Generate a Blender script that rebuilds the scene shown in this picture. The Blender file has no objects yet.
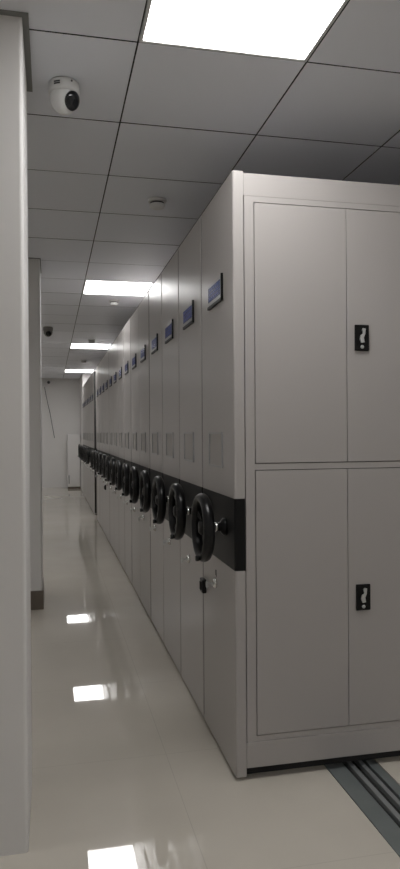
import bpy, bmesh, math, random
from mathutils import Vector, Matrix
random.seed(7)
C = bpy.context.scene.collection
PI = math.pi

# ------------------------------------------------------------------ materials
def mat(name, col, rough=0.5, metal=0.0, spec=0.5, emit=None, strength=0.0, bump=None, vary=0.0, vscale=3.0):
    m = bpy.data.materials.new(name); m.use_nodes = True
    nt = m.node_tree; b = nt.nodes['Principled BSDF']
    b.inputs['Base Color'].default_value = (*col, 1)
    b.inputs['Roughness'].default_value = rough
    b.inputs['Metallic'].default_value = metal
    b.inputs['Specular IOR Level'].default_value = spec
    if emit:
        b.inputs['Emission Color'].default_value = (*emit, 1)
        b.inputs['Emission Strength'].default_value = strength
    tc = nt.nodes.new('ShaderNodeTexCoord')
    if vary:
        n = nt.nodes.new('ShaderNodeTexNoise'); n.inputs['Scale'].default_value = vscale
        n.inputs['Detail'].default_value = 5
        r = nt.nodes.new('ShaderNodeMapRange')
        r.inputs['To Min'].default_value = 1 - vary; r.inputs['To Max'].default_value = 1 + vary
        mx = nt.nodes.new('ShaderNodeVectorMath'); mx.operation = 'SCALE'
        mx.inputs[0].default_value = col
        nt.links.new(tc.outputs['Object'], n.inputs['Vector'])
        nt.links.new(n.outputs['Fac'], r.inputs['Value'])
        nt.links.new(r.outputs['Result'], mx.inputs['Scale'])
        nt.links.new(mx.outputs['Vector'], b.inputs['Base Color'])
    if bump:
        n2 = nt.nodes.new('ShaderNodeTexNoise'); n2.inputs['Scale'].default_value = bump[0]
        bp = nt.nodes.new('ShaderNodeBump'); bp.inputs['Strength'].default_value = bump[1]
        bp.inputs['Distance'].default_value = bump[2]
        nt.links.new(tc.outputs['Object'], n2.inputs['Vector'])
        nt.links.new(n2.outputs['Fac'], bp.inputs['Height'])
        nt.links.new(bp.outputs['Normal'], b.inputs['Normal'])
    return m

M = {}
M['steel'] = mat('grey_powder_coat', (0.410, 0.387, 0.373), 0.3, spec=0.5, bump=(260, 0.05, 0.001), vary=0.02, vscale=1.2)
M['steel_in'] = mat('grey_powder_coat_frame', (0.40, 0.375, 0.365), 0.42, bump=(260, 0.05, 0.001))
M['dark_gap'] = mat('black_shade_and_chassis', (0.02, 0.02, 0.02), 0.8)  # flat black for shade in gaps and for the chassis
M['black'] = mat('black_gloss_panel', (0.006, 0.006, 0.0065), 0.4, spec=0.2, vary=0.05, vscale=8)
M['wheel'] = mat('black_hard_plastic', (0.005, 0.005, 0.0055), 0.3, spec=0.3)
M['matt_black'] = mat('matt_black_plate', (0.006, 0.006, 0.006), 0.5, spec=0.2)
M['angle'] = mat('grey_ceiling_angle', (0.22, 0.225, 0.215), 0.5)
M['digit'] = mat('display_digit', (0.05, 0.07, 0.22), 0.4)
M['chrome'] = mat('bright_chrome', (0.75, 0.75, 0.73), 0.22, 1.0)
M['silver'] = mat('satin_silver', (0.55, 0.56, 0.55), 0.35, 0.6)
M['lcd'] = mat('blue_display_glass', (0.012, 0.02, 0.11), 0.2, spec=0.12, emit=(0.05, 0.09, 0.40), strength=0.06)
M['bezel'] = mat('grey_display_bezel', (0.36, 0.36, 0.36), 0.3, 0.2)
M['card'] = mat('label_card', (0.42, 0.40, 0.38), 0.6)
M['plaster'] = mat('painted_plaster', (0.74, 0.725, 0.71), 0.6, bump=(40, 0.08, 0.003), vary=0.03, vscale=2)
M['tile'] = mat('ceiling_tile', (0.80, 0.82, 0.87), 0.5, bump=(30, 0.05, 0.002), vary=0.02, vscale=1.5)
M['groove_shade'] = mat('ceiling_groove_shade', (0.02, 0.02, 0.02), 0.8)
M['lamp_frame'] = mat('lamp_frame_white', (0.62, 0.62, 0.61), 0.4)
M['diffuser'] = mat('lit_diffuser', (0.9, 0.9, 0.9), 0.5, emit=(1.0, 0.99, 0.98), strength=12.0)
M['skirting'] = mat('dark_skirting', (0.14, 0.115, 0.09), 0.4)
M['white_plastic'] = mat('white_plastic', (0.72, 0.72, 0.71), 0.35)
M['lens'] = mat('smoked_lens', (0.012, 0.013, 0.015), 0.1)
M['rail_steel'] = mat('blue_grey_rail_steel', (0.19, 0.21, 0.21), 0.38, 0.3, vary=0.12, vscale=14)
M['rail_bright'] = mat('worn_rail_head', (0.33, 0.345, 0.35), 0.3, 0.5, vary=0.12, vscale=20)
M['print'] = mat('dark_print', (0.05, 0.05, 0.055), 0.5)

def floor_material():
    m = bpy.data.materials.new('polished_floor_tile'); m.use_nodes = True
    nt = m.node_tree; L = nt.links.new; b = nt.nodes['Principled BSDF']
    tc = nt.nodes.new('ShaderNodeTexCoord'); sp = nt.nodes.new('ShaderNodeSeparateXYZ')
    L(tc.outputs['Object'], sp.inputs[0])
    def joint(sock, off, size, w):
        a = nt.nodes.new('ShaderNodeMath'); a.operation = 'SUBTRACT'; L(sock, a.inputs[0]); a.inputs[1].default_value = off
        p = nt.nodes.new('ShaderNodeMath'); p.operation = 'PINGPONG'; L(a.outputs[0], p.inputs[0]); p.inputs[1].default_value = size / 2
        c = nt.nodes.new('ShaderNodeMath'); c.operation = 'LESS_THAN'; L(p.outputs[0], c.inputs[0]); c.inputs[1].default_value = w
        return c.outputs[0]
    jx = joint(sp.outputs[0], 0.452, 0.8, 0.0014); jy = joint(sp.outputs[1], 1.935, 0.8, 0.0012)
    mx = nt.nodes.new('ShaderNodeMath'); mx.operation = 'MAXIMUM'; L(jx, mx.inputs[0]); L(jy, mx.inputs[1])
    n = nt.nodes.new('ShaderNodeTexNoise'); n.inputs['Scale'].default_value = 1.7; n.inputs['Detail'].default_value = 6
    L(tc.outputs['Object'], n.inputs['Vector'])
    cr = nt.nodes.new('ShaderNodeValToRGB')
    cr.color_ramp.elements[0].position = 0.3; cr.color_ramp.elements[0].color = (0.54, 0.50, 0.435, 1)
    cr.color_ramp.elements[1].position = 0.7; cr.color_ramp.elements[1].color = (0.60, 0.56, 0.49, 1)
    L(n.outputs['Fac'], cr.inputs[0])
    mix = nt.nodes.new('ShaderNodeMix'); mix.data_type = 'RGBA'
    sc = nt.nodes.new('ShaderNodeMath'); sc.operation = 'MULTIPLY'; L(mx.outputs[0], sc.inputs[0]); sc.inputs[1].default_value = 0.22
    L(sc.outputs[0], mix.inputs[0]); L(cr.outputs[0], mix.inputs[6]); mix.inputs[7].default_value = (0.2, 0.18, 0.15, 1)
    L(mix.outputs[2], b.inputs['Base Color'])
    b.inputs['Roughness'].default_value = 0.02
    b.inputs['IOR'].default_value = 1.58
    n3 = nt.nodes.new('ShaderNodeTexNoise'); n3.inputs['Scale'].default_value = 2.2; n3.inputs['Detail'].default_value = 2
    L(tc.outputs['Object'], n3.inputs['Vector'])
    bp = nt.nodes.new('ShaderNodeBump'); bp.inputs['Strength'].default_value = 0.015; bp.inputs['Distance'].default_value = 0.01
    L(n3.outputs['Fac'], bp.inputs['Height']); L(bp.outputs['Normal'], b.inputs['Normal'])
    return m
M['floor'] = floor_material()

# ------------------------------------------------------------------ mesh helpers
def box(bm, x0, x1, y0, y1, z0, z1, bev=0.0, seg=2, mi=0, edges=None):
    vs = [bm.verts.new(p) for p in [(x0,y0,z0),(x1,y0,z0),(x1,y1,z0),(x0,y1,z0),(x0,y0,z1),(x1,y0,z1),(x1,y1,z1),(x0,y1,z1)]]
    fs = [bm.faces.new([vs[i] for i in f]) for f in [(3,2,1,0),(4,5,6,7),(0,1,5,4),(1,2,6,5),(2,3,7,6),(3,0,4,7)]]
    for f in fs: f.material_index = mi
    if bev > 0:
        es = set(e for f in fs for e in f.edges)
        if edges: es = [e for e in es if edges(e)]
        r = bmesh.ops.bevel(bm, geom=list(es), offset=bev, segments=seg, affect='EDGES', profile=0.5)
        for f in r['faces']: f.material_index = mi
    return fs

def cyl(bm, c, axis, r0, r1, h, n=24, mi=0, smooth=True):
    """truncated cone starting at c and running h along axis"""
    a = Vector(axis).normalized(); t = a.orthogonal().normalized(); b = a.cross(t); c = Vector(c)
    A = [bm.verts.new(c + (t*math.cos(2*PI*i/n) + b*math.sin(2*PI*i/n))*r0) for i in range(n)]
    B = [bm.verts.new(c + a*h + (t*math.cos(2*PI*i/n) + b*math.sin(2*PI*i/n))*r1) for i in range(n)]
    for i in range(n):
        f = bm.faces.new([A[i], A[(i+1)%n], B[(i+1)%n], B[i]]); f.smooth = smooth; f.material_index = mi
    f = bm.faces.new(A[::-1]); f.material_index = mi
    f = bm.faces.new(B); f.material_index = mi

def lathe(bm, c, axis, prof, n=32, mi=0):
    """prof = [(radius, height along axis)]"""
    a = Vector(axis).normalized(); t = a.orthogonal().normalized(); b = a.cross(t); c = Vector(c)
    rings = []
    for r, h in prof:
        rings.append([bm.verts.new(c + a*h + (t*math.cos(2*PI*i/n) + b*math.sin(2*PI*i/n))*max(r, 1e-4)) for i in range(n)])
    for k in range(len(rings)-1):
        for i in range(n):
            f = bm.faces.new([rings[k][i], rings[k][(i+1)%n], rings[k+1][(i+1)%n], rings[k+1][i]]); f.smooth = True; f.material_index = mi
    f = bm.faces.new(rings[0][::-1]); f.material_index = mi
    f = bm.faces.new(rings[-1]); f.material_index = mi

def torus(bm, c, R, ra, rr, n=48, k=14, arc=(0, 2*PI)):
    """ring in the plane X = const; rr radial half thickness, ra axial half thickness"""
    c = Vector(c); full = abs(arc[1]-arc[0]-2*PI) < 1e-6
    rings = []
    N = n if full else n+1
    for i in range(N):
        t = arc[0] + (arc[1]-arc[0])*i/n
        d = Vector((0, math.cos(t), math.sin(t)))
        rings.append([bm.verts.new(c + d*(R + rr*math.cos(2*PI*j/k)) + Vector((ra*math.sin(2*PI*j/k), 0, 0))) for j in range(k)])
    for i in range(N if full else N-1):
        a, b = rings[i], rings[(i+1) % N]
        for j in range(k):
            f = bm.faces.new([a[j], b[j], b[(j+1)%k], a[(j+1)%k]]); f.smooth = True
    if not full:
        bm.faces.new(rings[0]); bm.faces.new(rings[-1][::-1])

def tube(bm, pts, r, n=10):
    pts = [Vector(p) for p in pts]; rings = []
    for i, p in enumerate(pts):
        d = (pts[min(i+1, len(pts)-1)] - pts[max(i-1, 0)]).normalized()
        t = d.orthogonal().normalized() if i == 0 else (t - d*t.dot(d)).normalized()
        b = d.cross(t)
        rings.append([bm.verts.new(p + (t*math.cos(2*PI*j/n) + b*math.sin(2*PI*j/n))*r) for j in range(n)])
    for i in range(len(rings)-1):
        for j in range(n):
            f = bm.faces.new([rings[i][j], rings[i][(j+1)%n], rings[i+1][(j+1)%n], rings[i+1][j]]); f.smooth = True
    bm.faces.new(rings[0][::-1]); bm.faces.new(rings[-1])

def obj(name, bm, mats, parent=None, loc=None):
    bmesh.ops.recalc_face_normals(bm, faces=bm.faces)
    me = bpy.data.meshes.new(name); bm.to_mesh(me); bm.free()
    for m in (mats if isinstance(mats, (list, tuple)) else [mats]): me.materials.append(m)
    o = bpy.data.objects.new(name, me); C.objects.link(o)
    if parent: o.parent = parent
    if loc: o.location = loc
    return o

def tag(o, label, cat, group=None, kind=None):
    o['label'] = label; o['category'] = cat
    if group: o['group'] = group
    if kind: o['kind'] = kind
    return o

def thing(name, label, cat, loc, group=None):
    o = bpy.data.objects.new(name, None); C.objects.link(o); o.location = loc
    o.empty_display_size = 0.1
    return tag(o, label, cat, group)

def struct(name, bm, mats, label, cat, parent=None):
    o = obj(name, bm, mats, parent)
    if not parent: tag(o, label, cat, None, 'structure')
    return o

def copy_tree(o, parent=None):
    c = o.copy(); C.objects.link(c); c.parent = parent
    for ch in list(o.children): copy_tree(ch, c)
    return c

NB = bmesh.new

# ------------------------------------------------------------------ measures
CAM_Z = 1.3214
CEIL = CAM_Z + 1.3078            # 2.629
GX, GY, T = 0.2944, 2.2592, 0.6  # one ceiling grid crossing and the tile size
XC, YC, U = 0.674, 2.452, 0.5595 # corridor face of the cabinets, front of the row, width of one unit
X0, X1, Y0, Y1 = -3.9056, 4.4944, -4.3408, 16.60
LIGHTS = [(0, -1), (0, -8), (0, 6), (0, 13), (0, 20), (5, -1), (5, -8), (-5, -1), (-5, -8), (-5, 6), (-5, 13), (-5, 20)]   # grid cells holding lamps; the ones out of view are added for brightness

# ------------------------------------------------------------------ shell
RX0, RX1, RY0, RY1 = 1.045, 1.262, 0.2, 10.28    # rail trench
bm = NB()
def slab(x0, x1, y0, y1): box(bm, x0, x1, y0, y1, -0.1, 0.0)
slab(X0, RX0, Y0, Y1); slab(RX1, X1, Y0, Y1); slab(RX0, RX1, Y0, RY0); slab(RX0, RX1, RY1, Y1)
box(bm, RX0, RX1, RY0, RY1, -0.1, -0.022)
struct('floor', bm, M['floor'], 'glossy beige polished floor reflecting the ceiling lamps', 'floor')

bm = NB()
box(bm, X0, X1, Y0, Y1, CEIL+0.012, CEIL+0.06, mi=1)
ni0, ni1 = round((X0-GX)/T), round((X1-GX)/T)
nj0, nj1 = round((Y0-GY)/T), int((Y1-GY)/T)+1
g = 0.0030
for i in range(ni0, ni1):
    for j in range(nj0, nj1):
        if (i, j) in LIGHTS: continue
        xa, xb = GX+i*T+g, GX+(i+1)*T-g
        ya, yb = GY+j*T+g*1.2, min(GY+(j+1)*T-g*1.2, Y1)
        if yb-ya < 0.05: continue
        dz = random.uniform(-0.0006, 0.0006)
        fs = box(bm, xa, xb, ya, yb, CEIL+dz, CEIL+0.0115)
        for f in fs[2:]: f.material_index = 1  # tile sides blackened like the backing, as shade in the grooves
struct('ceiling', bm, [M['tile'], M['groove_shade']], 'grey suspended ceiling of square metal tiles', 'ceiling')

for nm, b_, lb in [('wall_left', (X0-0.1, X0, Y0, Y1), 'pale plaster wall behind the pillars on the left'),
                   ('wall_right', (X1, X1+0.1, Y0, Y1), 'pale plaster wall beyond the cabinets on the right'),
                   ('wall_front', (X0-0.1, X1+0.1, Y0-0.1, Y0), 'pale plaster wall behind the viewpoint'),
                   ('wall_back', (X0-0.1, X1+0.1, Y1, Y1+0.1), 'pale end wall at the far end of the aisle')]:
    bm = NB(); box(bm, *b_, -0.1, CEIL+0.06)
    struct(nm, bm, M['plaster'], lb, 'wall')

# pillars along the left of the aisle and one against the end wall
def pillar(x0, x1, y0, y1, idx, label, skirt, bull=0.012):
    bm = NB()
    box(bm, x0, x1, y0, y1, 0, CEIL-0.001, bull, 4, edges=lambda e: abs(e.verts[0].co.z-e.verts[1].co.z) > 1)
    o = tag(obj('pillar', bm, M['plaster']), label, 'pillar', 'plastered pillars', 'structure')
    bm = NB()      # metal angle where the pillar meets the ceiling
    a = 0.020 if idx == 1 else 0.006; z0, z1 = CEIL-0.006, CEIL-0.001
    box(bm, x0-a, x1+a, y0-a, y0, z0, z1); box(bm, x0-a, x1+a, y1, y1+a, z0, z1)
    box(bm, x0-a, x0, y0, y1, z0, z1); box(bm, x1, x1+a, y0, y1, z0, z1)
    obj('ceiling_angle', bm, M['angle'], o)
    if skirt:
        bm = NB(); a = 0.010
        box(bm, x0-a, x1+a, y0-a, y0, 0, 0.14); box(bm, x0-a, x1+a, y1, y1+a, 0, 0.14)
        box(bm, x0-a, x0, y0, y1, 0, 0.14); box(bm, x1, x1+a, y0, y1, 0, 0.14)
        obj('skirting', bm, M['skirting'], o)
    return o
pillar(-0.62, -0.079, 2.19, 2.64, 1, 'nearest white plastered square pillar cut by the left edge of the view', False)
pillar(-0.62, -0.072, 5.20, 5.66, 2, 'second white pillar with dark skirting standing behind the nearest pillar', True)
pillar(0.69, 1.3, 15.2, 16.58, 3, 'distant pillar against the end wall where the cabinet row ends', False)

# ------------------------------------------------------------------ ceiling lights
LAB = {(-5,-8): 'added fill light panel left of the pillars, unseen behind the viewpoint',
       (-5,-1): 'added fill light panel left of the nearest pillar, out of view', (-5,6): 'added fill light panel left of and past the second pillar, out of view',
       (-5,13): 'added fill light panel left of the aisle level with the third one, unseen', (-5,20): 'added fill light panel left of the aisle near the end wall, unseen',
       (0,-1): 'largest square lit ceiling panel overhead beside the front cabinet',
       (0,-8): 'added square fill light panel, unseen behind the viewpoint over the aisle',
       (0, 6): 'second square lit ceiling panel above the aisle, between two detectors',
       (0,13): 'third square lit ceiling panel down the aisle, a thin bright strip',
       (0,20): 'farthest square lit ceiling panel just before the end wall',
       (5,-1): 'added square fill light panel right of the front cabinet, out of view',
       (5,-8): 'added square fill light panel behind the viewpoint on the right, unseen'}
def make_light():
    r = thing('ceiling_light', '', 'ceiling light', (0, 0, CEIL), 'square ceiling lights')
    bm = NB(); o, w = T/2-g, 0.012
    for b_ in [(-o, o, -o, -o+w), (-o, o, o-w, o), (-o, -o+w, -o+w, o-w), (o-w, o, -o+w, o-w)]:
        box(bm, *b_, -0.003, 0.0115, 0.001, 1)
    obj('frame', bm, M['lamp_frame'], r)
    bm = NB(); box(bm, -o+w, o-w, -o+w, o-w, 0.001, 0.009)
    obj('diffuser', bm, M['diffuser'], r)
    return r
L0 = make_light()
for k, c in enumerate(LIGHTS):
    o = L0 if k == 0 else copy_tree(L0)
    o.location = (GX+(c[0]+0.5)*T, GY+(c[1]+0.5)*T, CEIL); o['label'] = LAB[c]

# ------------------------------------------------------------------ mobile cabinets
W = 0.041          # thickness of the corridor end panel
TOP, B0, B1 = 2.305, 0.795, 1.068
E_ = 0.0055        # half gap between neighbours
XE = 3.30

def end_panel(bm, z0, z1, y0=E_, y1=U-E_):
    box(bm, 0, W, y0, y1, z0, z1, 0.009, 3, edges=lambda e: abs(e.verts[0].co.z-e.verts[1].co.z) > 0.1 and e.verts[0].co.x < 0.01)

def parts_common(r):
    bm = NB(); end_panel(bm, B1, TOP); obj('upper_side_panel', bm, M['steel'], r)
    bm = NB(); end_panel(bm, 0.014, B0); obj('lower_side_panel', bm, M['steel'], r)
    bm = NB(); end_panel(bm, B0, B1, E_-0.0005, U-E_+0.0005)
    obj('handwheel_band', bm, M['black'], r)['label'] = 'black glossy band across the side panel'
    bm = NB(); box(bm, 0.003, 0.03, U-E_+0.0004, U-0.0002, 0.03, TOP-0.01)  # black strip fills the seam so it reads as shaded
    obj('seam_shade_strip', bm, M['dark_gap'], r)['label'] = 'thin black strip added as shade along the joint'
    if r.location.y > YC+0.1:
        bm = NB(); box(bm, 0.003, 0.03, 0.0002, E_-0.0004, 0.03, TOP-0.01)
        obj('seam_shade_strip', bm, M['dark_gap'], r)
    # dark chassis, with a low black skirt as shade in the floor gap
    bm = NB(); box(bm, 0.012, XE-XC-0.05, 0.05, U-0.001, 0.0, 0.0135); box(bm, 0.05, XE-XC-0.05, 0.05, U-0.05, 0.0135, 0.049)
    obj('undercarriage', bm, M['dark_gap'], r)
    # display
    bm = NB()
    ya, yb, za, zb = 0.165, 0.395, 1.858, 1.948
    box(bm, -0.007, 0.0, ya, yb, za, zb, 0.002, 2)
    d = obj('display', bm, M['bezel'], r)
    bm = NB(); box(bm, -0.0085, -0.0065, ya+0.018, yb-0.012, za+0.016, zb-0.014)
    obj('screen', bm, M['lcd'], d)['label'] = 'small blue lit screen'
    bm = NB()
    for k in range(3):
        for q in range(5):
            y = ya+0.045+q*0.032
            box(bm, -0.0092, -0.0082, y, y+0.020, za+0.026+k*0.018, za+0.030+k*0.018)
    obj('screen_digits', bm, M['digit'], d)
    bm = NB()
    box(bm, -0.009, 0.0, ya-0.008, ya, za-0.010, zb+0.006); box(bm, -0.009, 0.0, ya-0.008, yb+0.004, za-0.012, za)
    obj('display_edge', bm, M['black'], d)
    # label holder
    bm = NB(); ya, yb, za, zb = 0.175, 0.400, 1.175, 1.320; t = 0.008
    for b_ in [(ya, yb, za, za+t), (ya, yb, zb-t, zb), (ya, ya+t, za+t, zb-t), (yb-t, yb, za+t, zb-t)]:
        box(bm, -0.006, 0.0, *b_)
    h = obj('label_holder', bm, M['bezel'], r)
    bm = NB(); box(bm, -0.002, 0.0, ya+t, yb-t, za+t, zb-t); obj('card', bm, M['card'], h)
    # lock with key
    bm = NB(); lathe(bm, (0, 0.31, 0.685), (-1, 0, 0), [(0.022, 0), (0.022, 0.006), (0.018, 0.010), (0.013, 0.014)], 20)
    l = obj('lock', bm, M['chrome'], r)
    bm = NB(); box(bm, -0.030, -0.010, 0.308, 0.312, 0.681, 0.689)
    torus(bm, (-0.038, 0.312, 0.680), 0.013, 0.003, 0.004, 18, 6)
    obj('key', bm, M['silver'], l)

def handwheel(r, turn):
    zc, yc, xw = 0.944, 0.150, -0.092
    bm = NB(); torus(bm, (xw, yc, zc), 0.117, 0.022, 0.018, 56, 14)
    w = obj('handwheel', bm, M['wheel'], r)
    bm = NB(); lathe(bm, (0, yc, zc), (-1, 0, 0), [(0.034, 0), (0.034, 0.008), (0.026, 0.016), (0.018, 0.02), (0.016, 0.055), (0.024, 0.07), (0.030, 0.085), (0.030, 0.098), (0.022, 0.106), (0.008, 0.109)], 28)
    obj('hub', bm, M['wheel'], w)
    bm = NB(); lathe(bm, (0, yc, zc), (-1, 0, 0), [(0.0175, 0.030), (0.0185, 0.033), (0.0185, 0.040), (0.0175, 0.043)], 24)
    obj('hub_ring', bm, M['chrome'], w)['label'] = 'chrome ring on the hub'
    for k in range(3):
        a = turn + k*2*PI/3
        d = Vector((0, math.cos(a), math.sin(a)))
        s = Vector((0, -math.sin(a), math.cos(a)))
        bm = NB()
        p0 = Vector((-0.088, yc, zc)) + d*0.02; p1 = Vector((xw, yc, zc)) + d*0.113
        vs = []
        for p, hw in ((p0, 0.018), (p0.lerp(p1, 0.5)+Vector((0.006, 0, 0)), 0.011), (p1, 0.018)):
            vs.append([bm.verts.new(p + s*hw*q + Vector((x, 0, 0))) for q, x in ((-1, -0.005), (1, -0.005), (1, 0.006), (-1, 0.006))])
        for i in range(2):
            for j in range(4):
                bm.faces.new([vs[i][j], vs[i][(j+1)%4], vs[i+1][(j+1)%4], vs[i+1][j]])
        bm.faces.new(vs[0][::-1]); bm.faces.new(vs[2])
        obj('spoke', bm, M['wheel'], w)
    # turning grip on the rim
    a = -1.9; d = Vector((0, math.cos(a), math.sin(a)))
    bm = NB(); lathe(bm, Vector((xw-0.012, yc, zc)) + d*0.120, (-1, 0, 0), [(0.009, 0), (0.009, 0.010), (0.011, 0.012), (0.012, 0.022), (0.009, 0.026)], 18)
    obj('grip', bm, M['wheel'], w)

def latch(r):
    bm = NB(); box(bm, -0.020, 0.0, U-0.075, U-0.020, 0.600, 0.662, 0.004, 2)
    box(bm, -0.026, -0.018, U-0.060, U-0.035, 0.612, 0.650, 0.003, 2)
    obj('latch', bm, M['wheel'], r)['label'] = 'small black latch block'

def door_handle(d, x, z):
    """black recessed plate with a silver lever and keyhole; centre x, z on the front face"""
    y = 0.0
    bm = NB(); box(bm, x-0.030, x+0.030, y-0.004, y+0.004, z-0.051, z+0.051, 0.003, 2)
    h = obj('handle', bm, M['matt_black'], d); h['label'] = 'black lock plate with silver lever'
    bm = NB()
    prof = [(-0.004, -0.024), (-0.010, -0.010), (-0.006, 0.006), (0.004, 0.012), (0.000, 0.026), (0.003, 0.033), (0.014, 0.031), (0.012, 0.010), (0.006, -0.004), (0.009, -0.022)]
    prof = [(px, pz+0.004) for px, pz in prof]
    A = [bm.verts.new((x+px-0.002, y-0.0105, z+pz)) for px, pz in prof]
    B = [bm.verts.new((x+px-0.002, y-0.004, z+pz)) for px, pz in prof]
    n = len(prof)
    for i in range(n): bm.faces.new([A[i], B[i], B[(i+1)%n], A[(i+1)%n]])
    bm.faces.new(A); bm.faces.new(B[::-1])
    obj('lever', bm, M['silver'], h)
    bm = NB(); lathe(bm, (x-0.001, y-0.003, z-0.036), (0, -1, 0), [(0.007, 0), (0.007, 0.004), (0.005, 0.005)], 18)
    obj('keyhole', bm, M['silver'], h)

ORD = ['first', 'second', 'third', 'fourth', 'fifth', 'sixth', 'seventh', 'eighth', 'ninth', 'tenth', 'eleventh',
       'twelfth', 'thirteenth', 'fourteenth']
GRP = 'mobile archive cabinets in the long row'

# --- the front cabinet, whose doored face is seen
r = thing('mobile_cabinet', 'nearest grey mobile archive cabinet, its tall doors facing the front', 'mobile archive cabinet', (XC, YC, 0), GRP)
parts_common(r); handwheel(r, 0.5); latch(r)
bm = NB()     # small dark mark above the lock, strokes like a 4
x = -0.0012
box(bm, x, 0.0, 0.296, 0.299, 0.712, 0.742); box(bm, x, 0.0, 0.296, 0.316, 0.718, 0.721)
box(bm, x, 0.0, 0.313, 0.316, 0.718, 0.738); box(bm, x, 0.0, 0.296, 0.316, 0.737, 0.740)
obj('lock_mark', bm, M['print'], r)
# carcass behind the doors (back, top, shelves zone closed)
L = XE-XC
bm = NB(); box(bm, W, L, 0.030, U-E_, 0.05, TOP-0.006); obj('carcass', bm, M['steel_in'], r)
# header, plinth, stiles: the frame around the doors
bm = NB()
F0 = 0.006; FY0 = 0.0035; FY1 = 0.030
DT, DB = 2.190, 0.166
M0, M1 = 1.174, 1.200
box(bm, W+0.0008, L, F0, FY1, 2.213, TOP-0.006, 0.0015, 1)
obj('header', bm, M['steel'], r)
bm = NB(); box(bm, W+0.0008, L, FY0, FY1, 0.046, 0.142, 0.0015, 1); obj('plinth', bm, M['steel'], r)
SX = W+0.0038                      # frame begins
secs = []
x = SX
while x < L-0.5:
    secs.append((x, min(x+0.825, L-0.002))); x += 0.825
bm = NB()
F0 = 0.006
for (a, b) in secs:
    box(bm, a, a+0.0365, F0, FY1, 0.144, 2.213)
    box(bm, b-0.0365, b-0.001, F0, FY1, 0.144, 2.213)
    box(bm, a+0.0366, b-0.0366, F0, FY1, DT+0.0015, 2.213); box(bm, a+0.0366, b-0.0366, F0, FY1, 0.1442, DB-0.0015)
    box(bm, a+0.0366, b-0.0366, F0, FY1, M0+0.0015, M1-0.0015)
obj('door_frame', bm, M['steel'], r)
def doors(a, b, handles):
    m = (a+b)/2+0.001
    for z0, z1, hz in ((M1, DT, 1.686), (DB, M0, 0.668)):
        for k, (p, q) in enumerate(((a+0.0395, m-0.0013), (m+0.0013, b-0.0385))):
            bm = NB(); box(bm, p, q, 0.0042, 0.024, z0+0.0012, z1-0.0018, 0.0012, 2)
            d = obj('cabinet_door', bm, M['steel'], r)
            if k == 1: door_handle(d, p+0.060, hz)
for a, b in secs: doors(a, b, True)
bm = NB()
for a, b in secs: box(bm, a+0.030, b-0.030, 0.0245, 0.0298, 0.15, 2.2)
obj('door_gap_shade', bm, M['dark_gap'], r)  # black sheet behind the doors, stands in for shade in their gaps

# --- a plain unit of the row (carcass closed, its faces hidden between neighbours)
def plain(label, loc, with_latch, turn):
    r = thing('mobile_cabinet', label, 'mobile archive cabinet', loc, GRP)
    parts_common(r); handwheel(r, turn)
    bm = NB(); box(bm, W, L, E_+0.01, U-E_-0.01, 0.05, TOP-0.006); obj('carcass', bm, M['steel_in'], r)
    if with_latch: latch(r)
    return r
proto = None
for k in range(1, 14):
    lab = f'{ORD[k]} grey mobile archive cabinet from the front of the long row, edge-on'
    loc = (XC + random.uniform(-0.0015, 0.0015), YC+k*U, 0)
    if k == 1: proto = plain(lab, loc, False, 0.9)
    elif k == 10: plain(lab.replace('edge-on', 'with latch'), loc, True, 0.2)
    else:
        o = copy_tree(proto); o.location = loc; o['label'] = lab
Y2 = YC+14*U+0.62
for k in range(7):
    o = copy_tree(proto); o.location = (XC, Y2+k*U, 0)
    o['label'] = f'{ORD[k]} cabinet from the front of the farther, separate run near the end wall'
    o['group'] = 'mobile archive cabinets in the farther run'

# ------------------------------------------------------------------ floor rail
r = thing('floor_rail', 'blue-grey steel rail sunk in the floor, running out under the front cabinet', 'floor rail', ((RX0+RX1)/2, (RY0+RY1)/2, -0.022))
hx = (RX1-RX0)/2-0.001; hy = (RY1-RY0)/2-0.002
def rb(name, a, b, z0, z1, m, bev=0.001):
    bm = NB(); box(bm, a, b, -hy, hy, z0, z1, bev, 1); return obj(name, bm, m, r)
rb('base_channel', -hx, hx, 0.0, 0.004, M['dark_gap'], 0)
rb('cover_plate', -hx+0.002, -hx+0.078, 0.004, 0.0225, M['rail_steel'])
rb('rail_head', -hx+0.096, -hx+0.116, 0.004, 0.024, M['rail_bright'])
rb('rail_head', -hx+0.142, -hx+0.160, 0.004, 0.024, M['rail_bright'])
rb('edge_strip', -hx+0.176, 2*hx-hx-0.001, 0.004, 0.0205, M['rail_steel'])

# ------------------------------------------------------------------ security cameras
def turret(loc, look, label, s=1.0, body='white_plastic', full=True):
    r = thing('security_camera', label, 'security camera', loc, 'ceiling security cameras')
    bm = NB(); lathe(bm, (0, 0, 0), (0, 0, -1), [(0.050*s, 0), (0.054*s, 0.004*s), (0.057*s, 0.012*s), (0.0575*s, 0.034*s), (0.0555*s, 0.044*s), (0.050*s, 0.046*s)], 40)
    obj('base_ring', bm, M[body], r)
    R = 0.0515*s; cc = Vector((0, 0, -0.058*s))
    bm = NB(); bmesh.ops.create_uvsphere(bm, u_segments=40, v_segments=24, radius=R)
    for f in bm.faces: f.smooth = True
    for v in bm.verts: v.co.z *= 1.12; v.co += cc
    look = Vector(look).normalized()
    ball = obj('eyeball', bm, M[body], r)
    bm = NB(); lathe(bm, cc + look*(R*0.70), look, [(0.024*s, 0), (0.034*s, 0.004*s), (0.0345*s, 0.011*s), (0.031*s, 0.015*s), (0.022*s, 0.0185*s), (0.008*s, 0.020*s)], 32)
    obj('lens_window', bm, M['lens'], ball)['label'] = 'black glossy lens window'
    return r
V = (0.057, 2.58, CEIL)
cam1 = turret(V, (0.66, -0.62, -0.42), 'large white dome security camera on the ceiling beside the nearest pillar')
bm = NB()      # printed mark on the shell, two rows of tiny strokes
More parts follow.
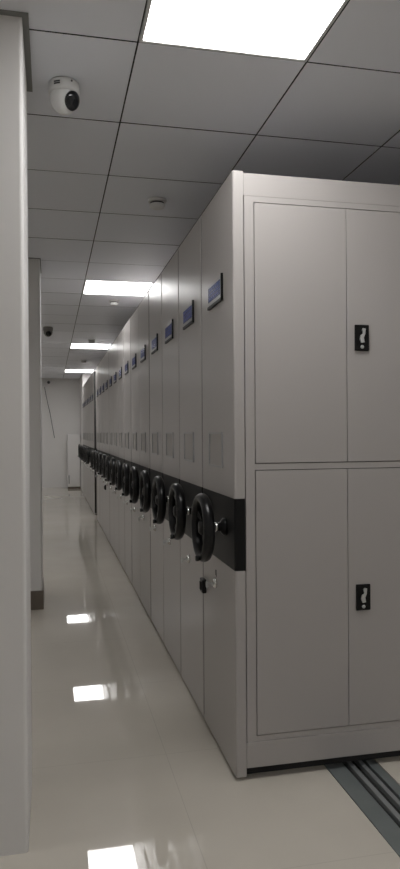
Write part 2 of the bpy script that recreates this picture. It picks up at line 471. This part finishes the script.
for row in range(2):
    for k in range(5):
        a = math.radians(-128 + k*5.0); rr = 0.0572
        p = Vector((math.cos(a)*rr, math.sin(a)*rr, -0.020-row*0.0075))
        t = Vector((-math.sin(a), math.cos(a), 0)); n = Vector((math.cos(a), math.sin(a), 0))
        vs = [bm.verts.new(p + t*u + Vector((0, 0, w)) + n*d) for d in (-0.002, 0.0006) for u, w in ((-0.0024, -0.0028), (0.0024, -0.0028), (0.0024, 0.0028), (-0.0024, 0.0028))]
        for f in ((0,1,2,3), (7,6,5,4), (0,4,5,1), (1,5,6,2), (2,6,7,3), (3,7,4,0)): bm.faces.new([vs[i] for i in f])
obj('printed_mark', bm, M['print'], cam1)
bm = NB(); a = math.radians(-62)
lathe(bm, (math.cos(a)*0.054, math.sin(a)*0.054, -0.014), (math.cos(a), math.sin(a), 0), [(0.004, 0), (0.004, 0.004)], 12)
obj('screw', bm, M['print'], cam1)
M['grey_plastic'] = mat('grey_plastic', (0.22, 0.21, 0.20), 0.4)
turret((-0.025, 8.56, CEIL), (0.1, -0.8, -0.6), 'small grey dome security camera farther down, just past the second pillar', 1.05, 'grey_plastic')

# small black camera on the end wall, with its cable
r = thing('wall_camera', 'tiny black camera high on the end wall', 'security camera', (-0.045, Y1, 2.53))
bm = NB(); cyl(bm, (0, 0, 0), (0, -1, 0), 0.02, 0.02, 0.04, 16); obj('bracket', bm, M['lens'], r)
bm = NB(); lathe(bm, (0, -0.035, 0), (0, -1, -0.1), [(0.028, 0), (0.036, 0.02), (0.036, 0.08), (0.028, 0.10)], 20); obj('body', bm, M['lens'], r)
bm = NB(); z = [2.42, 2.2, 2.0, 1.8, 1.5, 1.2]
tube(bm, [(-0.14+0.035*k+0.002*k*k, Y1-0.007, zz) for k, zz in enumerate(z)], 0.006, 8)
tag(obj('wall_cable', bm, M['print']), 'thin dark cable hanging slantwise on the end wall below the black camera', 'cable')

# ------------------------------------------------------------------ ceiling detectors
DL = ['faint round white smoke detector on the ceiling nearest the viewer', 'white smoke detector just past the second ceiling panel',
      'small smoke detector just in front of the third ceiling panel', 'farthest small smoke detector, before the last ceiling panel']
def detector():
    r = thing('smoke_detector', '', 'smoke detector', (0, 0, CEIL), 'ceiling smoke detectors')
    bm = NB(); lathe(bm, (0, 0, 0), (0, 0, -1), [(0.052, 0), (0.053, 0.008), (0.050, 0.014), (0.047, 0.016)], 32); obj('base', bm, M['white_plastic'], r)
    bm = NB(); lathe(bm, (0, 0, -0.015), (0, 0, -1), [(0.038, 0), (0.038, 0.010), (0.043, 0.011), (0.043, 0.022), (0.036, 0.032), (0.018, 0.037)], 32); obj('head', bm, M['white_plastic'], r)
    bm = NB(); lathe(bm, (0, 0, -0.018), (0, 0, -1), [(0.0395, 0), (0.0395, 0.006)], 32); obj('vent', bm, M['dark_gap'], r)
    return r
D0 = detector()
for k, (x, y) in enumerate([(0.594, 3.77), (0.622, 6.72), (0.57, 9.62), (0.585, 12.34)]):
    o = D0 if k == 0 else copy_tree(D0)
    o.location = (x, y, CEIL); o['label'] = DL[k]

# ------------------------------------------------------------------ low cabinet at the end wall
r = thing('storage_cabinet', 'low pale cabinet with dark base standing against the end wall', 'cabinet', (0.52, 16.37, 0))
bm = NB(); box(bm, -0.14, 0.155, -0.20, 0.2, 0.05, 1.28, 0.004, 2); obj('body', bm, M['plaster'], r)
bm = NB(); box(bm, -0.135, 0.15, -0.185, 0.2, 0.0, 0.05); obj('plinth', bm, M['skirting'], r)
bm = NB(); box(bm, -0.125, 0.14, -0.214, -0.201, 0.10, 1.25, 0.002, 1); d = obj('door', bm, M['plaster'], r)
bm = NB(); box(bm, -0.118, -0.104, -0.235, -0.214, 0.12, 0.32, 0.002, 1); obj('handle', bm, M['print'], d)

# ------------------------------------------------------------------ world, camera, view
w = bpy.data.worlds.new('world'); bpy.context.scene.world = w; w.use_nodes = True
w.node_tree.nodes['Background'].inputs[0].default_value = (0.8, 0.85, 0.9, 1)
w.node_tree.nodes['Background'].inputs[1].default_value = 0.02

f, yaw, pt, rl = 675.5952, 0.2172, -0.0039, -0.0065
c, s = math.cos(yaw), math.sin(yaw)
R = Vector((c, -s, 0)); F = Vector((s, c, 0)); Z = Vector((0, 0, 1))
F2 = F*math.cos(pt) + Z*math.sin(pt); U2 = Z*math.cos(pt) - F*math.sin(pt)
R3 = R*math.cos(rl) + U2*math.sin(rl); U3 = U2*math.cos(rl) - R*math.sin(rl)
cd = bpy.data.cameras.new('camera'); co = bpy.data.objects.new('camera', cd); C.objects.link(co)
mt = Matrix((R3, U3, -F2)).transposed().to_4x4(); mt.translation = Vector((0, 0, CAM_Z)); co.matrix_world = mt
cd.sensor_fit = 'VERTICAL'; cd.sensor_height = 24; cd.sensor_width = 24*400/869; cd.lens = 24*f/869; cd.clip_start = 0.02; cd.clip_end = 100
sc = bpy.context.scene; sc.camera = co
vs = sc.view_settings; vs.view_transform = 'Standard'; vs.look = 'None'; vs.gamma = 1; vs.use_curve_mapping = False; vs.exposure = 0.2
